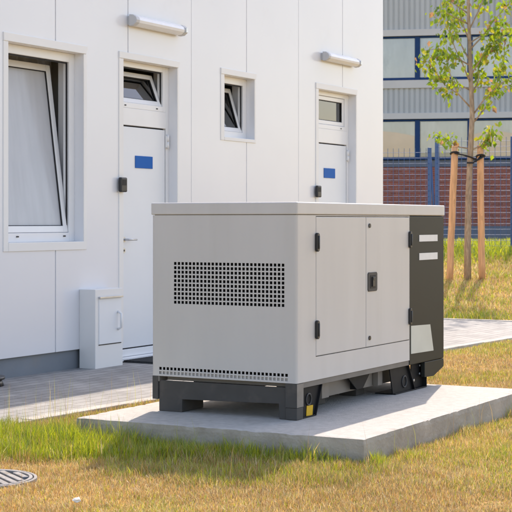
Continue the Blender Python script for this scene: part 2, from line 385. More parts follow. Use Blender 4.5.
# far end wall with two seams
mb.box(BX1 - .1, BX1 + .001, YW + .001, 13.4, PL, BZ)
mb.box(BX0, BX0 + .1, YW + .001, 13.4, PL, BZ)
mb.box(BX0 + .1, BX1 - .1, 13.3, 13.4, PL, BZ)
wall = mb.build('wall', M['wall'], wb)
mb = MB(); mb.box(BX0 - .05, BX1 + .05, YW - .03, 13.45, BZ, BZ + .12); mb.build('roof', M['trim'], wb, bevel=.01)
mb = MB()
for a, b in ((BX0, 11.07), (11.978, 14.972), (15.958, BX1 - .02)): mb.box(a, b, YW + .028, YW + .2, -0.1, PL - .002)
mb.box(BX1 - .2, BX1 - .02, YW + .2, 13.3, -.1, PL - .002)
mb.build('plinth', M['plinth'], wb)
mb = MB()                                              # rooms behind the openings: floor, ceiling, back wall and partitions
mb.box(BX0 + .1, BX1 - .1, YW + .262, 13.28, 0.02, 0.10); mb.box(BX0 + .1, BX1 - .1, YW + .262, 13.28, 2.95, 3.05)
mb.box(BX0 + .12, BX1 - .12, 10.4, 10.5, .1, 2.95)
for x in (8.6, 10.75, 12.4, 14.3): mb.box(x, x + .1, YW + .262, 10.4, .1, 2.95)
mb.build('interior', M['room'], wb)

def corner_trim(mb, x0, x1, z0, z1, wl, wr, wt, wbm, proud, head_over):
    """casing round an opening, left/right/top/bottom widths"""
    y0, y1 = YW - proud * .5, YW + .003
    if wl: mb.box(x0 - wl, x0, y0, y1, z0 - (wbm or 0), z1)
    if wr: mb.box(x1, x1 + wr, y0, y1, z0 - (wbm or 0), z1)
    if wbm: mb.box(x0, x1, y0 - .002, y1, z0 - wbm, z0)
    mb.prism([(x0 - wl, z1), (x1 + wr - .012, z1), (x1 + wr + .012, z1 + wt), (x0 - wl, z1 + wt)], 'y', y0 - .004, y1)

def sash_mtx(y, z, lean):                               # rotate about the bottom edge, top leaning inwards (+Y)
    return Matrix.Translation((0, y, z)) @ Matrix.Rotation(-lean, 4, 'X') @ Matrix.Translation((0, -y, -z))

def window(parent, x0, x1, z0, z1, yf, fw, lean, gmat, sash=.05, name='window'):
    """frame + sash + pane; returns the frame (part) that carries them"""
    mb = MB(); d = .065
    mb.box(x0, x0 + fw, yf, yf + d, z0, z1); mb.box(x1 - fw, x1, yf, yf + d, z0, z1)
    mb.box(x0 + fw, x1 - fw, yf, yf + d, z0, z0 + fw); mb.box(x0 + fw, x1 - fw, yf, yf + d, z1 - fw, z1)
    fr = mb.build(name, M['pvc'], parent, bevel=.004)
    a, b, c, e = x0 + fw + .003, x1 - fw - .003, z0 + fw + .003, z1 - fw - .003
    mx = sash_mtx(yf + .012, c, lean); ys, ye = yf + .012, yf + .066
    mb = MB()
    mb.box(a, a + sash, ys, ye, c, e, mx); mb.box(b - sash, b, ys, ye, c, e, mx)
    mb.box(a + sash, b - sash, ys, ye, c, c + sash, mx); mb.box(a + sash, b - sash, ys, ye, e - sash, e, mx)
    mb.build('sash', M['pvc'], fr, bevel=.004)
    mb = MB(); g = .007
    mb.box(a + sash, a + sash + g, ys + .008, ys + .018, c + sash, e - sash, mx); mb.box(b - sash - g, b - sash, ys + .008, ys + .018, c + sash, e - sash, mx)
    mb.box(a + sash + g, b - sash - g, ys + .008, ys + .018, c + sash, c + sash + g, mx); mb.box(a + sash + g, b - sash - g, ys + .008, ys + .018, e - sash - g, e - sash, mx)
    # black seal all round the rebate of the fixed frame
    t = .012
    mb.box(x1 - fw - t, x1 - fw + .001, yf + .02, yf + .03, z0 + fw, z1 - fw); mb.box(x0 + fw - .001, x0 + fw + t, yf + .036, yf + .046, z0 + fw, z1 - fw)
    mb.box(x0 + fw + t, x1 - fw - t, yf + .02, yf + .03, z1 - fw - t, z1 - fw + .001)
    mb.build('gasket', M['gasket'], fr)
    mb = MB(); mb.box(a + sash + .001, b - sash - .001, ys + .02, ys + .03, c + sash + .001, e - sash - .001, mx)
    mb.build('pane', gmat, fr)
    return fr

YF = YW + .09
# big window
fr = window(wb, 9.438, 10.463, 1.077, 2.672, YF, .075, R_(7.6), M['milk'], .055)
mb = MB(); corner_trim(mb, 9.438, 10.463, 1.077, 2.672, .062, .045, .068, .07, .014, 0); mb.build('casing', M['trim'], fr, bevel=.003)
mb = MB()
for xx in (9.66, 10.30): mb = MB(); mb.box(xx, xx + .03, YF - .006, YF - .0005, 1.118, 1.128); mb.build('drain_cap', M['gasket'], fr)
mb = MB(); bm = mb.bm; prev = None                   # curtain with folds
for i in range(121):
    xx = 9.2 + 1.5 * i / 120; yy = YW + .50 + .03 * math.sin(i * .55) + .012 * math.sin(i * 1.37)
    cur = (bm.verts.new((xx, yy, .95)), bm.verts.new((xx, yy, 2.9)))
    if prev: bm.faces.new((prev[0], cur[0], cur[1], prev[1]))
    prev = cur
mb.build('curtain', M['curtain'], fr, smooth=True)
# small window
fr = window(wb, 12.864, 13.485, 2.085, 2.705, YF, .07, R_(17), M['glass'], .045)
mb = MB(); corner_trim(mb, 12.864, 13.485, 2.085, 2.705, .07, .03, .06, .035, .014, 0); mb.build('casing', M['trim'], fr, bevel=.003)

def door(x0, x1, ztop, lean, sign_x, sign_z, handle_side, glass):
    """door opening with fixed frame, leaf, transom window, sign, handle, hinge"""
    fw = .05; d = .07
    leaf_t = 2.115 if x0 < 13 else 2.14
    mb = MB()
    mb.box(x0, x0 + fw, YF, YF + d, .03, ztop); mb.box(x1 - fw, x1, YF, YF + d, .03, ztop)
    mb.box(x0 + fw, x1 - fw, YF, YF + d, leaf_t, 2.27 + (x0 > 13) * .03); mb.box(x0 + fw, x1 - fw, YF, YF + d, .03, .095)
    mb.box(x0, x1, YW + .02, YW + .3, -.05, .028)
    dr = mb.build('door', M['pvc'], wb, bevel=.004)
    mb = MB(); mb.box(x0 + fw + .012, x1 - fw - .014, YF + .004, YF + .06, .107, leaf_t - .014); mb.build('leaf', M['door'], dr, bevel=.003)
    mb = MB(); mb.box(x0 + fw, x1 - fw, YF + .035, YF + .05, .095, leaf_t - .001); mb.build('rebate_seal', M['gasket'], dr)
    mb = MB(); corner_trim(mb, x0, x1, PL, ztop, .07, .03, .06 if x0 < 13 else .065, 0, .014, 0); mb.build('casing', M['trim'], dr, bevel=.003)
    xs = x0 + fw + .095
    mb = MB(); mb.tube([(xs, YF + .005, 1.083), (xs, YF - .045, 1.083), (xs + .01, YF - .052, 1.083), (xs + .13, YF - .055, 1.083)], .0095, 10)
    mb.tube([(xs, YF + .004, 1.083), (xs, YF - .008, 1.083)], .025, 16); mb.tube([(xs, YF + .004, .985), (xs, YF - .006, .985)], .024, 16)
    mb.build('handle', M['steel'], dr)
    mb = MB(); mb.tube([(xs, YF, .985), (xs, YF - .008, .985)], .010, 10); mb.build('keyhole', M['black'], dr)
    mb = MB(); mb.box(sign_x, sign_x + .29, YF - .003, YF + .0035, sign_z, sign_z + .112); mb.build('sign', M['blue'], dr, bevel=.002)
    for zh in (1.93 + (x0 > 13) * .02, .3):
        mb = MB(); mb.tube([(x1 - fw + .01, YF - .016, zh), (x1 - fw + .01, YF - .016, zh + .062)], .011, 10); mb.tube([(x1 - fw + .01, YF - .016, zh + .066), (x1 - fw + .01, YF - .016, zh + .13)], .011, 10)
        mb.box(x1 - fw - .012, x1 - .01, YF - .012, YF + .001, zh + .01, zh + .12)
        mb.build('hinge', M['pvc'], dr)
    # transom window
    zt0 = 2.27 + (x0 > 13) * .03
    fr = window(wb, x0 + fw + .001, x1 - fw - .001, zt0, ztop, YF + .001, .05, lean, glass, .045, name='transom_window')
    for xx in (x0 + .16, x1 - .22): mb = MB(); mb.box(xx, xx + .025, YF - .003, YF + .0005, zt0 + .018, zt0 + .028); mb.build('drain_cap', M['gasket'], fr)
    return dr
door(11.07, 11.978, 2.69, R_(21), 11.405, 1.732, 0, M['glass'])
door(14.972, 15.958, 2.725, 0.0, 15.30, 1.741, 0, M['glass'])

# lamps, readers, meter box, mat
def make_lamp(x0, x1, z0, z1, label):
    zc = (z0 + z1) / 2; xc = (x0 + x1) / 2
    t = thing('wall_lamp', label, 'lamp', (xc, YW, zc), 'wall lamps above the doors')
    r = (z1 - z0) / 2
    prof = [(YW - .03, -r), (YW - .075, -r * .92), (YW - .105, -r * .45), (YW - .11, 0), (YW - .10, r * .5), (YW - .07, r * .92), (YW - .03, r)]
    mb = MB(); mb.prism([(y, zc + dz) for y, dz in prof], 'x', x0 + .055, x1 - .055); mb.build('diffuser', M['lamp'], t, bevel=.008, seg=3)
    for a, b in ((x0, x0 + .055), (x1 - .055, x1)):
        mb = MB(); mb.prism([(YW - .028 + (y - YW + .03) * 1.06, zc + dz * 1.06) for y, dz in prof], 'x', a, b); mb.build('end_cap', M['lampgrey'], t, bevel=.006)
    mb = MB(); mb.box(x0 + .02, x1 - .02, YW - .029, YW - .0005, zc - r * .8, zc + r * .8); mb.build('back_plate', M['lampgrey'], t, bevel=.003)
    mb = MB(); mb.box(x1 - .045, x1 - .012, YW - .118, YW - .108, zc - r * .5, zc + r * .4); mb.build('clip', M['steel'], t, bevel=.002)
    return t
lamp1 = make_lamp(11.12, 12.0, 2.985, 3.085, 'white tubular wall lamp above the nearer door, left of the small window')
dup(lamp1, (15.46, YW, 3.092), 'white tubular wall lamp above the farther door, near the building corner')
def make_reader(x, z, label):
    t = thing('card_reader', label, 'card reader', (x, YW - .015, z), 'card readers beside the doors')
    mb = MB(); mb.box(x - .05, x + .05, YW - .05, YW - .0145, z - .065, z + .065); mb.build('casing', M['black'], t, bevel=.012, seg=3)
    mb = MB(); mb.box(x - .03, x + .03, YW - .052, YW - .0495, z - .005, z + .045); mb.build('touch_panel', M['gasket'], t, bevel=.001)
    return t
rd = make_reader(11.02, 1.57, 'small black card reader left of the nearer door, above the grey meter box')
dup(rd, (14.91, YW - .015, 1.578), 'small black card reader left of the farther door, just above the generator roof')

mx0, mx1, my0, mz1 = 10.405, 10.82, 7.235, .672
mbx = thing('meter_box', 'white metal utility box standing on the paving against the wall, with small hatch', 'utility box', ((mx0 + mx1) / 2, (my0 + YW) / 2, 0))
mb = MB(); mb.box(mx0, mx1, my0, YW - .001, -.02, mz1); mb.build('cabinet', M['trim'], mbx, bevel=.004)
mb = MB(); mb.box(mx0 + .05, mx1 - .03, my0 - .006, my0 + .002, .205, .592); mb.build('hatch', M['door'], mbx, bevel=.002)
mb = MB(); mb.box(mx0 + .045, mx1 - .022, my0 - .022, my0 - .001, .593, .61); mb.build('drip_strip', M['steel'], mbx, bevel=.002)
mb = MB(); mb.tube([(mx1 - .085, my0 - .006, .32), (mx1 - .085, my0 - .04, .335), (mx1 - .085, my0 - .04, .455), (mx1 - .085, my0 - .006, .47)], .011, 8); mb.build('handle', M['pvc'], mbx)
mb = MB(); mb.box(mx0 + .048, mx1 - .028, my0 - .0035, my0 + .001, .197, .204); mb.build('hatch_gap', M['gasket'], mbx)

mb = MB()
for i in range(22): mb.box(11.02 + i * .044, 11.02 + i * .044 + .03, 7.02, 7.36, .005, .022)
mb.box(11.0, 11.99, 7.0, 7.38, .0045, .010)
at_origin(tag(mb.build('door_mat', M['mat']), 'dark ribbed mat on the paving before the nearer door', 'mat'), (11.5, 7.2, .005))

mb = MB(); mb.tube([(8.93, 7.25, .004), (8.93, 7.25, .055)], [.17, .15], 20); mb.tube([(8.93, 7.25, .055), (8.93, 7.25, .075)], [.175, .175], 20)  # dish shape made up for an unidentified black object
at_origin(tag(mb.build('plant_saucer', M['black']), 'low black plastic dish on the paving at the wall, cut by the left edge', 'dish'), (8.93, 7.25, .004))

# ------------------------------------------------------------------ generator
GX0, GXD, GX1, GY0, GY1 = 7.464, 9.08, 9.69, 3.822, 4.784
GB, GT, GR = .338, 1.284, 1.357
gen = thing('generator', 'light grey enclosed diesel generator with dark end standing on concrete slab', 'generator', ((GX0 + GX1) / 2, (GY0 + GY1) / 2, PZ))
def arc(cx, cy, r, a0, a1, n=5): return [(cx + r * math.cos(a0 + (a1 - a0) * i / n), cy + r * math.sin(a0 + (a1 - a0) * i / n)) for i in range(n + 1)]
rc = .014
# body: rounded front corners, far side, back and the door side with a recess for the two doors
DX0, DXM, DX1, DZ0, DZ1 = 7.70, 8.392, 9.076, .470, 1.279
mb = MB(); bm = mb.bm
def strip(path, z0, z1):
    A = [bm.verts.new((x, y, z0)) for x, y in path]; B = [bm.verts.new((x, y, z1)) for x, y in path]
    for i in range(len(path) - 1):
        f = bm.faces.new((A[i], A[i + 1], B[i + 1], B[i])); f.smooth = True
strip(arc(GX0 + rc, GY0 + rc, rc, math.pi, 1.5 * math.pi), GB, GT)
strip(arc(GX0 + rc, GY1 - rc, rc, math.pi, .5 * math.pi), GB, GT)
us_ = [GX0 + rc, DX0, DX1, GXD]; vs_ = [GB, DZ0, DZ1, GT]
mb.sheet(us_, vs_, lambda i, j: .02 if (i == 1 and j == 1) else 0.0, lambda u, v, d: (u, GY0 + d, v))
A = [bm.verts.new(p) for p in ((GX0 + rc, GY1, GB), (GXD, GY1, GB), (GXD, GY1, GT), (GX0 + rc, GY1, GT))]; bm.faces.new(A)
A = [bm.verts.new(p) for p in ((GX0 + .004, GY0 + .004, GB + .004), (GXD, GY0 + .004, GB + .004), (GXD, GY1 - .004, GB + .004), (GX0 + .004, GY1 - .004, GB + .004))]; bm.faces.new(A)
body = mb.build('body', M['canopy'], gen)
# perforated end panel: real holes
mb = MB(); mb.open_depth = .004; mb.keep = False
y0, y1 = GY0 + rc, GY1 - rc
def band(ya, yb, ncol, za, zb, nrow, zlo, zhi, frac=.66):
    us = [y0]; p = (yb - ya) / ncol
    for k in range(ncol): us += [ya + p * (k + .5 - frac / 2), ya + p * (k + .5 + frac / 2)]
    us.append(y1); q = (zb - za) / nrow; vs = [zlo]
    for k in range(nrow): vs += [za + q * (k + .5 - frac / 2), za + q * (k + .5 + frac / 2)]
    vs.append(zhi)
    mb.sheet(us, vs, lambda i, j: None if (i % 2 == 1 and j % 2 == 1) else 0.0, lambda u, v, d: (GX0 + d, u, v))
band(3.876, 4.738, 34, .345, .395, 2, GB, .45, .68)
mb.sheet([y0, y1], [.45, .70], lambda i, j: 0.0, lambda u, v, d: (GX0 + d, u, v))
band(3.898, 4.636, 29, .762, 1.014, 10, .70, 1.08, .68)
mb.sheet([y0, y1], [1.08, GT], lambda i, j: 0.0, lambda u, v, d: (GX0 + d, u, v))
mb.build('end_panel', M['canopy'], gen)
mb = MB(); mb.box(GX0 + .03, GX0 + .05, y0, y1, .372, GT - .01); mb.build('grille_backing', M['soot'], gen)
mb = MB(); mb.box(GX0 + .012, GX0 + .018, y0, y1, GB + .005, .3695); mb.build('inner_flange', M['canopy'], gen)  # grey plate added so the lower holes show light from below
# roof
mb = MB(); mb.box(GX0 - .005, GX1 + .003, GY0 - .005, GY1 + .005, GT + .0025, GR); mb.build('roof', M['canopy'], gen, bevel=.007, seg=3)
mb = MB(); mb.box(GX0 + .012, GX1 - .02, GY0 + .012, GY1 - .012, GT - .006, GT + .004); mb.build('roof_seal', M['gasket'], gen)  # black strip paints the shadow line under the roof lip
# doors of the canopy
def gdoor(xa, xb, hinge_x, latch):
    mb = MB(); mb.box(xa, xb, GY0 - .0015, GY0 + .019, DZ0 + .005, DZ1 - .005)
    d = mb.build('access_door', M['canopy'], gen, bevel=.003)
    for z0 in (.573, 1.075):
        mb = MB()
        n = 8; w, h = .0165, .054
        poly = [(hinge_x + w * math.cos(a), z0 + .053 + (h - w) * (1 if math.sin(a) >= 0 else -1) + w * math.sin(a)) for a in [math.pi * 2 * k / 16 + .01 for k in range(16)]]
        mb.prism(poly, 'y', GY0 - .018, GY0 - .001)
        mb.tube([(hinge_x, GY0 - .019, z0 + .015), (hinge_x, GY0 - .019, z0 + .091)], .007, 8)
        mb.build('hinge', M['black'], d, bevel=.003)
    if latch:
        x0, z0 = 8.413, .815
        mb = MB(); mb.prism([(x0, z0 + .01), (x0 + .01, z0), (x0 + .128, z0), (x0 + .138, z0 + .01), (x0 + .138, z0 + .108), (x0 + .128, z0 + .118), (x0 + .01, z0 + .118), (x0, z0 + .108)], 'y', GY0 - .007, GY0 - .001)
        mb.build('latch_plate', M['charcoal'], d, bevel=.002)
        mb = MB(); mb.box(x0 + .028, x0 + .11, GY0 - .0085, GY0 - .0065, z0 + .018, z0 + .10); mb.build('latch_recess', M['gasket'], d)
        mb = MB(); mb.box(x0 + .052, x0 + .088, GY0 - .016, GY0 - .008, z0 + .03, z0 + .09); mb.tube([(x0 + .07, GY0 - .018, z0 + .078), (x0 + .07, GY0 - .008, z0 + .078)], .012, 12); mb.build('latch_paddle', M['black'], d, bevel=.002)
        for zz in (.528, 1.221): mb = MB(); mb.tube([(8.44, GY0 - .008, zz), (8.44, GY0 - .001, zz)], .0135, 14); mb.build('lock', M['black'], d)
    return d
gdoor(DX0 + .004, DXM - .0025, 7.703, False)
gdoor(DXM + .0025, DX1 - .003, 9.071, True)
# dark end section with side skirts
mb = MB()
mb.box(GXD + .002, GX1, GY0 + .001, GY1 - .001, .305, GT - .001)
end = mb.build('end_section', M['canopydark'], gen, bevel=.006, seg=3)
poly = [(9.345, .303), (9.345, .203), (9.507, .197), (9.688, .248), (9.688, .303)]
for ya in (GY0 + .0015, GY1 - .03): mb = MB(); mb.prism(poly, 'y', ya, ya + .0285); mb.build('skirt', M['canopydark'], end, bevel=.003)
mb = MB(); mb.box(9.245, 9.568, GY0 - .0015, GY0 + .002, 1.113, 1.157); mb.build('label_plate', M['whitelabel'], end)
mb = MB(); mb.box(9.245, 9.568, GY0 - .0015, GY0 + .002, .990, 1.036); mb.build('label_plate', M['whitelabel'], end)
mb = MB(); mb.prism([(9.105, .562), (9.437, .552), (9.497, .371), (9.105, .378)], 'y', GY0 - .001, GY0 + .002); mb.build('sticker', M['greyplate'], end)
# base frame
def pieces(name, m, par, bv, *boxes):
    for b in boxes:
        mb = MB(); mb.box(*b); mb.build(name, m, par, bevel=bv)
pieces('base_lip', M['lip'], gen, .002, (GX0 + .004, 9.345, GY0 + .006, GY0 + .05, .305, GB - .001), (GX0 + .004, 9.345, GY1 - .05, GY1 - .006, .305, GB - .001), (GX0 + .045, GX0 + .055, GY0 + .08, GY1 - .08, .312, GB - .001))
pieces('rail', M['taupe'], gen, .002, (7.90, 9.34, 3.94, 3.98, .196, .305), (7.60, 9.34, 4.54, 4.58, .195, .305))
pieces('rail_tab', M['taupe'], gen, .002, (7.94, 8.035, 3.90, 3.938, .20, .304), (8.75, 8.82, 3.90, 3.938, .20, .304))
pieces('cross_beam', M['charcoal'], gen, .003, (8.96, 9.02, 3.99, 4.7, .203, .303))
mb = MB(); mb.prism([(4.742, .312), (4.742, PZ + .001), (4.585, PZ + .001), (4.583, .206), (3.944, .218), (3.94, PZ + .001), (3.899, PZ + .001), (3.899, .312)], 'x', GX0 + .012, GX0 + .022)
mb.build('end_beam', M['charcoal'], gen, bevel=.002)
mb = MB(); mb.box(GX0 + .001, GX0 + .04, GY1 - .04, GY1 - .002, .2, GB - .001); mb.build('corner_post', M['charcoal'], gen, bevel=.002)
mb = MB(); mb.box(GX0 + .001, GX0 + .085, GY0 + .002, GY0 + .075, .20, GB - .001); mb.build('corner_post', M['charcoal'], gen, bevel=.002)
mb = MB(); mb.box(GX0 + .003, GX0 + .082, GY0 + .0005, GY0 + .003, .202, .334); mb.build('post_face', M['taupe'], gen)  # taupe plate paints reflected sunlight on this side of the post
def foot(bx, holes=None):
    mb = MB()
    for b in bx: mb.box(*b)
    return mb.build('foot', M['charcoal'], gen, bevel=.003)
foot([(GX0 + .023, GX0 + .26, 4.585, 4.735, PZ + .002, .202)])
foot([(GX0 + .004, GX0 + .083, GY0 + .003, 3.897, PZ + .002, .199)])
foot([(8.27, 8.36, 4.50, 4.66, PZ + .002, .195)])
foot([(8.80, 8.86, 4.50, 4.66, PZ + .002, .195)]); foot([(9.05, 9.12, 4.52, 4.68, PZ + .002, .195)])
foot([(8.12, 8.25, 4.03, 4.15, PZ + .002, .194)]); foot([(8.70, 8.82, 4.03, 4.15, PZ + .002, .194)])
def gusset(poly, ya, yb): 
    mb = MB(); mb.prism(poly, 'y', ya, yb); return mb
# front lifting bracket: tapered plate with flanges, hole ring and sticker
mb = gusset([(7.555, PZ + .002), (7.715, PZ + .002), (7.795, .304), (7.555, .304)], 3.842, 3.85)
mb.prism([(7.715, PZ + .002), (7.724, PZ + .002), (7.804, .304), (7.795, .304)], 'y', 3.828, 3.90)
mb.box(7.556, 7.714, 3.83, 3.98, PZ + .001, PZ + .008)
fb = mb.build('lifting_bracket', M['blacksteel'], gen, bevel=.0015)
mb = MB(); mb.tube([(7.645 + .032 * math.cos(a), 3.839, .232 + .032 * math.sin(a)) for a in [k * 2 * math.pi / 20 for k in range(21)]], .005, 6, cap=False); mb.build('hole_ring', M['charcoal'], fb)
mb = MB(); mb.prism([(7.615, .140), (7.692, .136), (7.70, .194), (7.622, .197)], 'y', 3.839, 3.8415); mb.build('warning_sticker', M['yellow'], fb)
mb = gusset([(8.88, PZ + .002), (9.215, PZ + .002), (9.105, .304), (8.825, .304)], 3.852, 3.86)
mb.prism([(9.206, PZ + .002), (9.216, PZ + .002), (9.106, .304), (9.096, .304)], 'y', 3.835, 3.868)
mb.box(9.217, 9.41, 3.868, 3.875, PZ + .002, .304); mb.box(9.403, 9.411, 3.835, 3.867, PZ + .002, .304); mb.box(8.88, 9.41, 3.835, 3.98, PZ + .001, PZ + .008)
rb = mb.build('lifting_bracket', M['blacksteel'], gen, bevel=.0015)
mb = MB(); mb.tube([(9.06 + .036 * math.cos(a), 3.849, .2 + .036 * math.sin(a)) for a in [k * 2 * math.pi / 20 for k in range(21)]], .005, 6, cap=False); mb.build('hole_ring', M['charcoal'], rb)
for bx_, bz_ in ((9.36, .28), (9.355, .225), (9.25, .19)): mb = MB(); mb.tube([(bx_, 3.869, bz_), (bx_, 3.86, bz_)], .009, 8); mb.build('bolt', M['steel'], rb)
mb = gusset([(8.27, .304), (8.63, .304), (8.51, .207), (8.42, .207)], 3.895, 3.903)
mb.box(8.415, 8.425, 3.903, 3.94, .207, .304); mb.build('gusset', M['blacksteel'], gen, bevel=.0015)

# ------------------------------------------------------------------ manhole cover
mc = Vector((5.73, 4.645, 0.0))
mh = thing('manhole_cover', 'round slotted grey manhole cover set in the dry lawn at lower left', 'manhole cover', mc)
def ring(mb, r0, r1, z0, z1, n=48):
    bm = mb.bm; V = [[bm.verts.new((mc.x + r * math.cos(2 * math.pi * k / n), mc.y + r * math.sin(2 * math.pi * k / n), z)) for k in range(n)] for r, z in ((r0, z0), (r0, z1), (r1, z1), (r1, z0))]
    for a in range(4):
        for k in range(n): bm.faces.new((V[a][k], V[a][(k + 1) % n], V[(a + 1) % 4][(k + 1) % n], V[(a + 1) % 4][k]))
mb = MB(); ring(mb, .246, .262, -.05, .006); mb.build('rim', M['manhole'], mh, bevel=.003)
mb = MB(); mb.tube([(mc.x, mc.y, -.05), (mc.x, mc.y, -.012)], .247, 48); mb.build('recess', M['slot'], mh)
mb = MB(); bd = RT * math.cos(R_(62)) - FW * math.sin(R_(62)); ang = math.atan2(bd.y, bd.x); Mx = Matrix.Translation(mc) @ Matrix.Rotation(ang, 4, 'Z')
ring(mb, .222, .240, -.012, .008)
k = -.192
while k < .2:
    hl = math.sqrt(max(0, .223 ** 2 - (abs(k) + .018) ** 2))
    if hl > .02: mb.box(-hl, hl, k - .0165, k + .0165, -.012, .007, Mx)
    k += .048
mb.build('grate', M['manhole'], mh, bevel=.004)

# crumpled scrap of paper on the lawn
bm = bmesh.new(); bmesh.ops.create_icosphere(bm, subdivisions=2, radius=.022)
for v in bm.verts: v.co = v.co * random.uniform(.6, 1.15); v.co.z *= .6
mb = MB(); mb.bm.free(); mb.bm = bm
bmesh.ops.translate(bm, verts=bm.verts, vec=(5.364, 3.827, .03))
at_origin(tag(mb.build('paper_scrap', M['paper']), 'crumpled white scrap of paper lying in the dry grass', 'litter'), (5.364, 3.827, .02))

# ------------------------------------------------------------------ factory building at the back
fang = R_(11.0)
ft = (RT * math.cos(fang) - FW * math.sin(fang)); fn = (-FW * math.cos(fang) - RT * math.sin(fang))
FD = 58.0; f_px = FD / 1496.92
FO = FW * FD + RT * ((448 - 256) * f_px) + Vector((0, 0, .5))
fac = bpy.data.objects.new('factory_building', None); COL.objects.link(fac); fac.location = FO
fac.rotation_euler = (0, 0, math.atan2(ft.y, ft.x)); fac['_w'] = (0, 0, 0)
tag(fac, 'long factory with ribbed grey cladding, blue window bands and brick base behind the fence', 'building')
def zf(y): return CAM_H + (221 - y) * f_px - .5
U0, U1 = -16.0, 14.0                                   # local: x along the facade, y into the building, z up
mb = MB(); mb.box(U0, U1, .0, 10, -.6, zf(226)); mb.build('plinth', M['fplinth'], fac)
mb = MB(); mb.box(U0, U1, .02, 10, zf(226), zf(167)); mb.build('brick_wall', M['brick'], fac)
def ribbed(z0, z1):
    mb = MB(); bm = mb.bm; pts = []; u = U0
    while u < U1: pts += [(u, .02), (u + .115, .02), (u + .135, .06), (u + .175, .06), (u + .195, .02)]; u += .205
    A = [bm.verts.new((a, b, z0)) for a, b in pts]; B = [bm.verts.new((a, b, z1)) for a, b in pts]
    for i in range(len(pts) - 1): bm.faces.new((A[i], A[i + 1], B[i + 1], B[i]))
    return mb.build('cladding', M['cladding'], fac)
ribbed(zf(113), zf(87)); ribbed(zf(29), zf(-45))
pieces('trim_band', M['cladtrim'], fac, 0, (U0, U1, -.03, .3, zf(118.5), zf(112.5)), (U0, U1, -.04, .3, zf(87.5), zf(79.5)), (U0, U1, -.03, .3, zf(35), zf(28.5)), (U0, U1, -.05, 10, zf(-52), zf(-45)))
mb = MB(); mb.box(U0, U1, .15, 10, zf(166.5), zf(160)); mb.build('sill', M['fplinth'], fac)  # dark strip paints the shade at the lower window sill
mb = MB(); mb.box(U0, U1, 1.6, 10, zf(160), zf(-45)); mb.box(U0, U1, .31, 1.6, zf(118), zf(80)); mb.box(U0, U1, .31, 1.6, zf(34), zf(-44)); mb.build('inner_wall', M['room'], fac)
PIT = 2.03; first = -1.19 - 7 * PIT                    # mullion centres
for (ya, yb, top, bmat_) in ((159.5, 119, 0, 'tan'), (79.5, 35.2, 1, 'grey')):
    k = 0
    u = first
    while u < U1 - PIT:
        wname = 'window'; m = .10
        mb = MB(); mb.box(u - m, u + m, .06, .2, zf(ya), zf(yb)); mb.box(u + m, u + PIT - m, .06, .2, zf(ya), zf(ya - 2.8)); mb.box(u + m, u + PIT - m, .06, .2, zf(yb + 1.8), zf(yb))
        w = mb.build(wname, M['blueframe'], fac, bevel=.02)
        mb = MB(); mb.box(u + m, u + PIT - m, .12, .135, zf(ya - 2.8), zf(yb + 1.8)); mb.build('pane', M['fglass'], w)
        drop = (1.0 if top else (.55 + .3 * random.random()))
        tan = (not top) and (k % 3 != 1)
        zt, zb = zf(yb + 2), zf(ya - 3)
        mb = MB()
        mb.box(u + m + .02, u + PIT - m - .02, .20, .22, zb + (0 if top or tan else .12 * (zt - zb)), zt); mb.build('blind', M['blind'], w)  # blind above; in the lower row its grey stands in for the reflection
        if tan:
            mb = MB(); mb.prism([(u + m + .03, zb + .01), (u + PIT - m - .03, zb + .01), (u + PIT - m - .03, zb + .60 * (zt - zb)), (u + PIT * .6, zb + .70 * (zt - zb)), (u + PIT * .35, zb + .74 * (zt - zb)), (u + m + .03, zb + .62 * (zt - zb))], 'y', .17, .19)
            mb.build('screen', M['tanblind'], w)  # tan sheet shaped and coloured as the reflection in the pane
        u += PIT; k += 1

# ------------------------------------------------------------------ mesh fences
FED = 27.3; fe_px = FED / 1496.92
fe_dir = ft
def fence_pt(px, z):
    s = (px - 256) * fe_px; return ds(FED, (443 - 256) * fe_px) + fe_dir * (s - (443 - 256) * fe_px) + Vector((0, 0, z))
def make_fence(name, label, xa, xb, ztop, posts, brace=None):
    base = fence_pt((xa + xb) / 2, .74)
    t = thing(name, label, 'fence', base, 'blue mesh fences before the factory')
    n = None
    for p in posts:
        mb = MB(); P = fence_pt(p, 0); mx = Matrix.Translation((P.x, P.y, 0)) @ Matrix.Rotation(math.atan2(fe_dir.y, fe_dir.x), 4, 'Z')
        mb.box(-.035, .035, -.03, .03, .55, ztop + .04, mx); mb.build('post', M['fence'], t, bevel=.004)
    ps = sorted(set([xa] + [p for p in posts if xa < p < xb] + [xb]))
    for a, b in zip(ps, ps[1:]):
        A = fence_pt(a, 0) ; B = fence_pt(b, 0); Ln = (B - A).length; off = fn * .04
        mb = MB(); k = .05
        while k < Ln:
            q = A + (B - A) * (k / Ln) + off; mb.tube([(q.x, q.y, .76), (q.x, q.y, ztop + .03)], .0042, 4, cap=False); k += .1
        zz = .80
        while zz < ztop:
            for o2 in (.006,):
                p0 = A + off + fn * o2; p1 = B + off + fn * o2; mb.tube([(p0.x, p0.y, zz), (p1.x, p1.y, zz)], .0034, 4, cap=False)
            zz += .1 if zz > 1.0 else .1
        mb.build('mesh_panel', M['fence'], t)
    if brace:
        mb = MB(); mb.tube([fence_pt(brace[0], ztop - .1), fence_pt(brace[1], .85)], .02, 8); mb.build('brace', M['fence'], t)
    return t
make_fence('mesh_fence', 'lower blue wire mesh fence running behind the white building corner', 258, 429.6, 2.55, [292, 429.6], (430.5, 436.0))
make_fence('mesh_fence', 'taller blue wire mesh fence behind the young tree and its stakes', 436.9, 690, 2.74, [436.9, 511.5, 600])

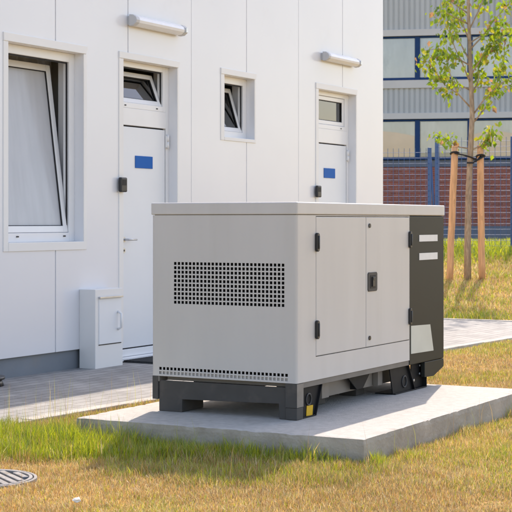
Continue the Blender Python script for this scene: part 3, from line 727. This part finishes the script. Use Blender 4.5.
# ------------------------------------------------------------------ young tree, stakes, tie
TD = 23.0; t_px = TD / 1496.92
def tp(px, py, w=0.0): return ds(TD + w, (px - 256) * t_px, CAM_H + (221 - py) * t_px)
tb = tp(467.5, 279)
tree = thing('young_tree', 'slender young tree with sparse yellow green leaves tied between two wooden stakes', 'tree', tb)
mb = MB()
tr_pts = [(467.5, 284, 0), (467.8, 240, .02), (469, 190, .03), (470.5, 150, .0), (472, 115, -.03), (470.8, 80, 0), (470, 45, .03), (468.5, 15, .0), (468, -25, -.02), (470, -70, 0), (469, -110, .02)]
mb.tube([tp(*p) for p in tr_pts], [.060, .053, .049, .045, .040, .035, .030, .025, .019, .013, .006], 10)
branches = [[(472, 110), (460, 95), (446, 84), (432, 62), (421, 55)], [(472, 108), (455, 92), (447, 70), (444, 48)], [(473, 123), (486, 108), (495, 88), (501, 70), (506, 50)],
            [(471, 85), (462, 65), (452, 50), (446, 28), (442, 6)], [(471, 75), (480, 60), (488, 48), (497, 40), (507, 34)], [(470, 60), (459, 38), (456, 15), (452, -12)],
            [(470, 50), (482, 36), (492, 22), (505, 8), (514, -6)], [(469, 40), (462, 22), (459, 2), (455, -30)], [(469, 30), (477, 12), (486, -8), (494, -30)],
            [(469, 15), (450, 0), (438, -16), (430, -40)], [(471, 95), (479, 82), (481, 66), (486, 50)], [(469, 0), (480, -25), (490, -55)], [(468, -20), (455, -45), (448, -75)],
            [(470, -50), (477, -75), (482, -100)], [(472, 118), (484, 100), (500, 84), (514, 76), (524, 70)], [(470, 148), (458, 146), (446, 137), (437, 130)], [(471, 150), (481, 146), (489, 137), (494, 130)],
            [(471, 90), (453, 80), (437, 76), (428, 68)], [(470, 65), (450, 55), (436, 48), (424, 50)], [(469, 25), (448, 14), (434, 12)], [(470, 44), (490, 30), (500, 28), (512, 20)]]
tips = []
br = np.random.default_rng(5)
for bi, b in enumerate(branches):
    w = br.uniform(-.5, .5); n = len(b); P = []
    for i, (px, py) in enumerate(b): P.append(tp(px + br.uniform(-1, 1), py + br.uniform(-1, 1), w * i / (n - 1)))
    r0 = .013; mb.tube(P, [r0 * (1 - .8 * i / (n - 1)) for i in range(n)], 6)
    for i in range(n - 1):
        for t in np.linspace(0, 1, 7):
            if i + t > 1.0: tips.append((P[i].lerp(P[i + 1], float(t)), i + t))
mb.build('trunk', M['bark'], tree, smooth=False)
# leaves: folded pointed faces hanging from the twigs
verts = []; faces = []; cols = []
def add_leaf(p, ln):
    a = br.uniform(0, 2 * math.pi); droop = br.uniform(.5, 1.35)
    d = Vector((math.cos(a) * math.cos(droop), math.sin(a) * math.cos(droop), -math.sin(droop)))
    s = d.cross(Vector((br.normal(), br.normal(), br.normal()))).normalized(); nn = d.cross(s)
    i0 = len(verts); wd = ln * br.uniform(.30, .42)
    c = [p, p + d * ln * .4 + s * wd + nn * wd * .35, p + d * ln * .45, p + d * ln * .4 - s * wd + nn * wd * .35, p + d * ln + nn * wd * .2]
    verts.extend([tuple(q) for q in c]); faces.extend([(i0, i0 + 1, i0 + 2), (i0, i0 + 2, i0 + 3), (i0 + 1, i0 + 4, i0 + 2), (i0 + 2, i0 + 4, i0 + 3)])
    r = br.random()
    base = np.array([.30, .40, .012]) if r < .45 else (np.array([.17, .29, .02]) if r < .80 else (np.array([.45, .42, .03]) if r < .96 else np.array([.42, .22, .10])))
    cc = base * br.uniform(.75, 1.2)
    cols.extend([(*cc, 1)] * 5)
for (p, k) in tips:
    if br.random() < .24: continue
    cl = p + Vector(br.normal(0, .03, 3))
    for _ in range(int(br.integers(4, 12))):
        add_leaf(cl + Vector((br.normal(0, .06), br.normal(0, .06), br.normal(-.02, .065))), br.uniform(.05, .115))
me = bpy.data.meshes.new('crown'); me.from_pydata([tuple(Vector(v) - Vector(tb)) for v in verts], [], faces)
ca_ = me.color_attributes.new('blade_tint', 'FLOAT_COLOR', 'POINT'); ca_.data.foreach_set('color', np.array(cols, np.float32).ravel())
me.materials.append(M['leaf']); cro = bpy.data.objects.new('crown', me); COL.objects.link(cro); cro.parent = tree

def stake(px0, py0, px1, py1, w, label):
    a, b = tp(px0, py0, w), tp(px1, py1, w); t = thing('tree_stake', label, 'stake', a, 'wooden stakes holding the young tree')
    mb = MB(); n = 9; P = [a.lerp(b, i / n) + Vector((random.uniform(-.004, .004), random.uniform(-.004, .004), 0)) for i in range(n + 1)]
    P[0] = P[0] - Vector((0, 0, .12)); mb.tube(P, [.052] * n + [.047], 14); mb.build('pole', M['stake'], t)
    mb = MB(); mb.tube([b + Vector((0, 0, -.002)), b + Vector((0, 0, .012))], [.050, .040], 14); mb.build('cut_end', M['stake'], t)
    return t
stake(449, 279, 454.5, 147, -.05, 'peeled wooden stake left of the young tree trunk, leaning slightly')
stake(482.5, 277, 480.5, 146, .05, 'peeled wooden stake right of the young tree trunk, nearly upright')
mb = MB()
tie = [tp(453.5, 153.5, -.12), tp(462, 155, -.09), tp(470, 157.5, -.085), tp(477, 160, -.04), tp(481, 156, .0)]
mb.tube(tie, .014, 6); mb.tube([tp(466, 163, -.08), tp(472, 163, -.085), tp(478, 159.5, -.05), tp(483.5, 156.5, 0)], .015, 6)
mb.tube([tp(454.3 + 4.2 * math.cos(a), 153.5 + 1.2 * math.sin(a), -.05 + .07 * math.sin(a)) for a in [k * 2 * math.pi / 16 for k in range(17)]], .014, 6, cap=False)
mb.tube([tp(481 + 4.2 * math.cos(a), 156 + 1.2 * math.sin(a), .05 + .07 * math.sin(a)) for a in [k * 2 * math.pi / 16 for k in range(17)]], .014, 6, cap=False)
at_origin(tag(mb.build('tree_tie', M['gasket']), 'black strap tying the young tree trunk to both stakes', 'strap'), tp(468, 156))

# ------------------------------------------------------------------ grass (numpy blades)
def blades(name, P, H, Wd, lean, C, label, cat='grass', bend=.5):
    n = len(P); a = rng.uniform(0, 2 * np.pi, n); dirx, diry = np.cos(a), np.sin(a); b = a + rng.uniform(1.0, 2.1, n)
    sx, sy = np.cos(b) * Wd / 2, np.sin(b) * Wd / 2
    V = np.zeros((n, 5, 3), np.float32)
    off1 = lean * H * .30; off2 = lean * H
    for k, (t, side, wf) in enumerate(((0, -1, 1), (0, 1, 1), (.55, 1, .8), (.55, -1, .8), (1, 0, 0))):
        o = 0 if t == 0 else (off1 if t < 1 else off2)
        V[:, k, 0] = P[:, 0] + dirx * o + side * sx * wf; V[:, k, 1] = P[:, 1] + diry * o + side * sy * wf
        V[:, k, 2] = P[:, 2] + H * t * np.sqrt(np.clip(1 - (lean * (.35 if t < 1 else .75)) ** 2, .12, 1))
    me = bpy.data.meshes.new(name); me.vertices.add(n * 5); me.vertices.foreach_set('co', V.ravel())
    li = np.zeros((n, 7), np.int32); base = np.arange(n)[:, None] * 5; li[:] = base + np.array([0, 1, 2, 3, 3, 2, 4])
    me.loops.add(n * 7); me.loops.foreach_set('vertex_index', li.ravel())
    me.polygons.add(n * 2); ls = np.zeros((n, 2), np.int32); ls[:, 0] = np.arange(n) * 7; ls[:, 1] = ls[:, 0] + 4
    me.polygons.foreach_set('loop_start', ls.ravel()); me.update(calc_edges=True); me.validate()
    c4 = np.ones((n, 5, 4), np.float32); c4[:, :, :3] = C[:, None, :]
    at = me.color_attributes.new('blade_tint', 'FLOAT_COLOR', 'POINT'); at.data.foreach_set('color', c4.ravel())
    me.materials.append(M['blade']); o = bpy.data.objects.new(name, me); COL.objects.link(o)
    tag(o, label, cat, kind='stuff'); return o
def on_lawn(x, y):
    pad = (x > PX0 - .01) & (x < PX1 + .01) & (y > PY0 - .01) & (y < PY1 + .01)
    pav = (y > kerb_y(x) - .01) & (x < 17.86)
    man = (x - mc.x) ** 2 + (y - mc.y) ** 2 < .272 ** 2
    return ~(pad | pav | man)
def scatter(n, d0, d1, power, margin):
    """random points in the visible wedge (plus a margin), density falling with distance"""
    u = rng.random(n); e = 2 - power
    d = (d0 ** e + u * (d1 ** e - d0 ** e)) ** (1 / e) if e else d0 * (d1 / d0) ** u
    s = (rng.random(n) * 2 - 1) * (d * .171 + margin)
    x = FW.x * d + RT.x * s; y = FW.y * d + RT.y * s; return x, y, d
def lush(x, y):
    """how green and tall the lawn grows: along the slab and in the bay between slab and kerb"""
    dpad = np.hypot(np.maximum(np.maximum(PX0 - x, x - PX1), 0), np.maximum(np.maximum(PY0 - y, y - PY1), 0))
    n = fbm(x, y, 1.6, 40)
    front = smooth(0, 1, (np.interp(y, [3.2, 3.8, 4.3, 5.0, 5.9], [.22, .34, .62, .95, 1.0]) - (PX0 - x)) / .35) * (x < PX0 + .1) * (y > 3.1)
    bay = ((x >= PX0) & (y > PY1 - .05) & (x < 10.5)) * .3
    edge = smooth(.30, .02, dpad) * (.35 + .5 * (n > .5))
    patch = smooth(.56, .70, fbm(x, y, .9, 70)) * .35
    return np.clip(np.maximum.reduce([front * (.55 + .9 * n), bay * .8, edge, patch]), 0, 1)
def mixcol(n, g, x, y):
    dry = np.array([[.68, .46, .17], [.57, .37, .12], [.74, .60, .32], [.58, .34, .11], [.34, .21, .085]]); grn = np.array([[.34, .40, .015], [.22, .31, .015], [.48, .49, .03]])
    c = np.where((rng.random(n) < g)[:, None], grn[rng.integers(0, 3, n)], dry[rng.integers(0, 5, n)])
    tone = .8 + .45 * fbm(x, y, 1.1, 90)
    return (c * rng.uniform(.75, 1.2, n)[:, None] * tone[:, None]).astype(np.float32)
x, y, d = scatter(860000, 5.6, 20.5, 2.35, 1.1)
k = on_lawn(x, y) & (x < 18.6); x, y, d = x[k], y[k], d[k]
g = lush(x, y); n = len(x)
P = np.stack([x, y, ground_z(x, y) - .004], 1)
H = (rng.uniform(.010, .040, n) * (1 - g) + rng.uniform(.03, .09, n) * g) * (0.55 + .5 * fbm(x, y, 3, 12) + .6 * vnoise(x, y, 13, 14) * vnoise(x, y, 7, 15) * 2)
blades('dry_grass', P, H, rng.uniform(.0014, .0032, n) * np.maximum(1, d / 8.5), rng.uniform(.2, 1.0, n) * (1 - .5 * g), mixcol(n, rng.uniform(.06, .18, n) + .26 * smooth(.48, .68, fbm(x, y, .7, 33)) + .6 * g, x, y), 'short sun-dried lawn grass with greener tufts along the slab')
# long lush grass in front of the slab and between slab and kerb
x, y, d = scatter(260000, 6.0, 10.5, 2.0, .8)
g = lush(x, y); k = on_lawn(x, y) & (rng.random(len(x)) < np.clip((g - .25) * 1.2, 0, 1)) & (x < PX0 + .1) & (y > 3.0); x, y, d, g = x[k], y[k], d[k], g[k]; n = len(x)
P = np.stack([x, y, ground_z(x, y) - .004], 1)
blades('green_grass', P, rng.uniform(.04, .12, n) * (.45 + .55 * g) * np.where(y > 5.25, .7, 1) * np.where((y > 4.5) & (x > PX0 - .35), 1.35, 1) * (.6 + .9 * vnoise(x, y, 9, 77)), rng.uniform(.0025, .0048, n), rng.uniform(.1, .65, n), mixcol(n, np.full(n, .93), x, y), 'long fresh green grass growing before the slab and kerb')
# thin seed stalks
x, y, d = scatter(3600, 6.6, 13, 2.0, .6)
dp = np.hypot(np.maximum(np.maximum(PX0 - x, x - PX1), 0), np.maximum(np.maximum(PY0 - y, y - PY1), 0))
g = lush(x, y); k = on_lawn(x, y) & (rng.random(len(x)) < (.05 + .3 * g * (y > 4) + .2 * (dp < .2) + .9 * ((x > 6.6) & (x < 7.6) & (y > 4.7)))); x, y = x[k], y[k]; n = len(x)
P = np.stack([x, y, ground_z(x, y)], 1)
blades('seed_stalks', P, rng.uniform(.10, .24, n) * np.where(y > 4.7, 1.5, 1), rng.uniform(.0012, .0022, n), rng.uniform(.02, .35, n), mixcol(n, np.full(n, .55), x, y), 'thin pale seed stalks standing above the grass by the slab')
# bank beyond the path
x, y, d = scatter(200000, 17.5, 30, 1.0, 2.2)
k = (x > 17.9) & on_lawn(x, y); x, y, d = x[k], y[k], d[k]; n = len(x)
gg = np.clip(.30 + 1.5 * (fbm(x, y, .55, 55) - .5) + .8 * smooth(24.5, 26.5, d) + .35 * smooth(20.6, 19.4, d), .05, 1)
P = np.stack([x, y, ground_z(x, y) - .01], 1)
blades('bank_grass', P, rng.uniform(.03, .09, n) * (.7 + .9 * gg), rng.uniform(.006, .011, n), rng.uniform(.2, .9, n), mixcol(n, gg, x, y), 'patchy half dried grass on the bank beyond the path')
# leafy weeds at the foot of the fence and of the factory
x, y, d = scatter(60000, 24.6, 40, 1.0, 3.0); dd = np.where(d < 29, d, d)
k = ((d > 25.2) & (rng.random(len(x)) < .25 + .6 * fbm(x, y, .7, 66))); x, y, d = x[k], y[k], d[k]; n = len(x)
P = np.stack([x, y, ground_z(x, y) - .01], 1)
blades('weeds', P, rng.uniform(.05, .20, n) * (.5 + fbm(x, y, .6, 61)), rng.uniform(.012, .028, n), rng.uniform(.2, .9, n), mixcol(n, np.full(n, .97), x, y), 'bright green leafy weeds along the foot of the mesh fence', 'weeds')

for o in list(bpy.data.objects):
    if '_w' in o.keys(): del o['_w']
